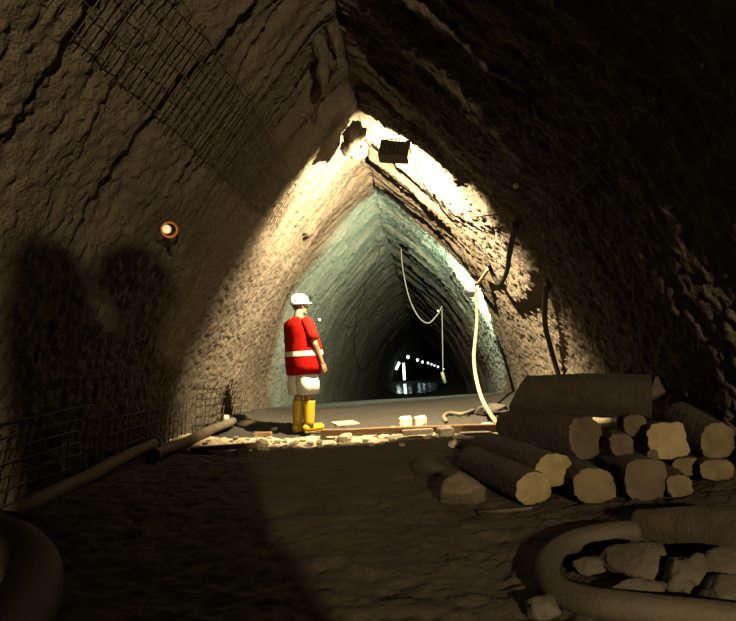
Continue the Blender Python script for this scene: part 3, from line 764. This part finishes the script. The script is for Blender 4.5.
# debris beyond the timber, right
bm = bmesh.new(); tube(bm, spline(floorpath([(446, 421), (444, 416), (450, 413), (462, 414), (474, 410)], .035), 6), .028, 10)
tag(obj('hose', bm, M_PIPE), 'bent pale hose on the floor beyond the angular block', 'hose')
stone(492, 414, (.26, .22, .09), 'low muddy heap at the foot of the right wall', M_ROCK, 56, name='heap')

# ------------------------------------------------------------------ cables and hoses on the walls
def cable(pts, r, label, m=M_BLACK, name='cable', seg=8, n=8):
    bm = bmesh.new(); tube(bm, spline(pts, n), r, seg); return tag(obj(name, bm, m), label, name)
W = lambda px, py, sd=1, off=.05: at_wall(px, py, sd, off)[0]
top = at_wall(478, 283, 1, .06)[0]
foot = at_floor(497, 424, .03)
cable([W(492, 266, 1, .08), W(485, 278, 1, .08), W(478, 282, 1, .08), top + Vector((-.04, -.02, -.10)), at(477, 320, top.y * .7 + foot.y * .3), at(474, 360, top.y * .5 + foot.y * .5), at(481, 396, top.y * .25 + foot.y * .75), foot], .026, 'cream hose hanging down the lit right wall to the floor', M_PALEHOSE, 'hose', 10)
cable([W(519, 222, 1, .10), W(517, 245, 1, .12), W(513, 268, 1, .12), W(505, 281, 1, .12), W(497, 275, 1, .09), W(491, 262, 1, .08)], .030, 'dark hose looping on the right wall above the cream hose', M_BLACK, 'hose', 10)
cable([W(547, 285, 1, .06), W(549, 320, 1, .06), W(554, 350, 1, .06), W(563, 382, 1, .06)], .032, 'thick black cable down the right wall above the logs', M_BLACK, 'cable', 10)
cable([W(411, 149), W(425, 172), W(440, 195), W(455, 211), W(470, 214), W(500, 213)], .008, 'thin black cable running from floodlight down the glaring right wall', M_BLACK)
yA = 13.5
cable([at(401, 249, yA), at(403, 270, yA), at(409, 297, yA), at(418, 316, yA), at(428, 323, yA), at(437, 315, yA), at(442, 306, yA)], .013, 'pale cable sagging from crown in the dark tunnel', M_PIPE)
cable([at(442, 309, yA), at(442.5, 340, yA), at(443, 380, yA)], .010, 'pale cable hanging straight down in the dark tunnel', M_PIPE)
bm = bmesh.new(); tube(bm, [at(442, 372, yA), at(445, 383, yA)], .04, 10); tag(obj('plug', bm, M_PIPE), 'pale plug at the end of straight hanging cable', 'plug')
for pts, lab in (([(612, 139), (630, 143), (655, 136), (690, 100), (722, 52)], 'faint cable sagging highest on the dark right wall'),
                 ([(528, 186), (560, 181), (590, 165), (625, 138), (668, 90)], 'faint cable running below the highest one on the dark right wall'),
                 ([(545, 204), (560, 204), (580, 190), (610, 160)], 'short faint cable lowest on the dark right wall')):
    cable([W(px, py, 1, .06) for px, py in pts], .006, lab, M_BLACK)

# reflective survey targets
def target(px, py, side, r, label, ring=None):
    p, s, y = at_wall(px, py, side, .05)
    d = (Vector((.35, -3.0, 1.6)) - p).normalized()
    root = empty('survey_target', p, label, 'survey target'); root.rotation_mode = 'QUATERNION'; root.rotation_quaternion = aim(d).to_quaternion()
    bm = bmesh.new(); tube(bm, [(0, -.14, 0), (0, .02, 0)], r * .4, 10); obj('bolt', bm, M_STEEL, root)
    bm = bmesh.new(); tube(bm, [(0, .02, 0), (0, .03, 0), (0, .038, 0)], [r, r, r * .8], 24); obj('reflector', bm, M_TARGET, root)
    if ring:
        bm = bmesh.new(); tube(bm, [(ring * .9 * math.cos(a) - r * .5, 0, ring * .9 * math.sin(a)) for a in np.linspace(0, 2 * math.pi, 33)], ring * .16, 8, False); obj('rust_ring', bm, M_RUST, root)
        bm = bmesh.new(); tube(bm, spline([(-.02, -.02, -ring), (.01, -.02, -.10), (-.02, -.01, -.15)], 5), .014, 8); obj('loose_wire', bm, M_BLACK, root)
        bm = bmesh.new(); tube(bm, spline([(-.02, -.02, -ring), (.06, 0, -.09), (.09, .01, -.08)], 5), .008, 8); obj('loose_wire', bm, M_BLACK, root)
    return root
target(161, 227, -1, .038, 'round white survey target in a rusty ring on the left wall', .068)
target(513, 188, 1, .026, 'small white survey target on the dark right wall')
target(318, 319, -1, .030, 'small white survey target on left wall right of the worker helmet')
target(440, 309, 1, .030, 'tiny survey target on right wall deep in the tunnel')

# lumps stuck to the crown
def lump(c, size, seed, label, n=9, spread=1.0):
    c = Vector(c); rs = np.random.default_rng(seed); bm = bmesh.new()
    for i in range(n):
        q = rock_bm(np.array(size) * rs.uniform(.35, .75), seed + i, .35, 3)
        off = Vector(rs.normal(size=3) * np.array(size) * .55 * spread)
        bmesh.ops.translate(q, verts=q.verts, vec=off); me = bpy.data.meshes.new('t'); q.to_mesh(me); q.free(); bm.from_mesh(me); bpy.data.meshes.remove(me)
    o = obj('concrete_lump', bm, M_WALL); o.location = c
    rm = o.modifiers.new('Remesh', 'REMESH'); rm.mode = 'VOXEL'; rm.voxel_size = .014; rm.use_smooth_shade = True
    return tag(o, label, 'concrete lump')
lump(at(354, 138, 6.85), (.13, .12, .17), 302, 'ragged lump of concrete hanging from the crown beside the floodlight', 14, .8)
lump(at(328, 40, 5.0), (.10, .16, .20), 331, 'knobbly dark lump of concrete at the crown near the top edge', 9)

# ------------------------------------------------------------------ far end
FZ = lambda y: float(ZF(y))
bm = bmesh.new()
n = 40; c0 = Vector((float(XC(37)) - .3, 37.5, FZ(37) + .05))
bm.faces.new([bm.verts.new(Vector((2.0 * math.cos(a) * (1 + .15 * math.sin(3 * a)), 5.0 * math.sin(a), 0))) for a in np.linspace(0, 2 * math.pi, n, endpoint=False)])
o = obj('puddle', bm, M_WATER, None, False); o.location = c0; tag(o, 'dark puddle deep in the tunnel mirroring far lamps', 'puddle')
def tube_lamp(a, b, label):
    a, b = Vector(a), Vector(b); root = empty('tube_lamp', a, label, 'lamp')
    bm = bmesh.new(); tube(bm, [Vector(), b - a], .09, 8); obj('tube', bm, M_TUBE, root)
    for q in (Vector(), b - a):
        bm = bmesh.new(); tube(bm, [q - (b - a).normalized() * .06, q + (b - a).normalized() * .06], .09, 8); obj('end_cap', bm, M_LAMPBOX, root)
    foot = Vector((0, .12, FZ(a.y) - .1 - a.z)); bm = bmesh.new(); tube(bm, [b - a + Vector((0, .12, 0)), Vector((0, .12, 0)), foot], .03, 6); obj('stand', bm, M_LAMPBOX, root)
yT = 47.0
tube_lamp(at(396, 369.5, yT), at(399.5, 362, yT), 'slanting glowing tube lamp, leftmost of the far lights')
tube_lamp(at(404.5, 380, yT), at(403.5, 363, yT), 'upright glowing tube lamp deep in the tunnel')
ordn = ['first and brightest', 'second', 'third', 'fourth', 'fifth', 'sixth', 'seventh', 'last and dimmest']
for i, (px, py, D_, r) in enumerate(((408, 357, 50, .13), (417.5, 360, 54, .12), (422.5, 362, 58, .11), (428, 363, 63, .11), (431.5, 364.3, 68, .10), (434.5, 365.5, 74, .10), (438, 366.8, 82, .13), (443.5, 369, 95, .10))):
    p = at(px, py, D_); root = empty('hanging_lamp', p, ordn[i] + ' from the left in the row of far hanging lamps', 'lamp', 'row of far hanging lamps')
    bm = bmesh.new(); ellipsoid(bm, (0, 0, 0), (r, r, r * 1.15), 2); obj('bulb', bm, M_FARBULB, root)
    bm = bmesh.new(); tube(bm, [(0, 0, r), (0, 0, r + .12)], r * .5, 8); obj('socket', bm, M_LAMPBOX, root)
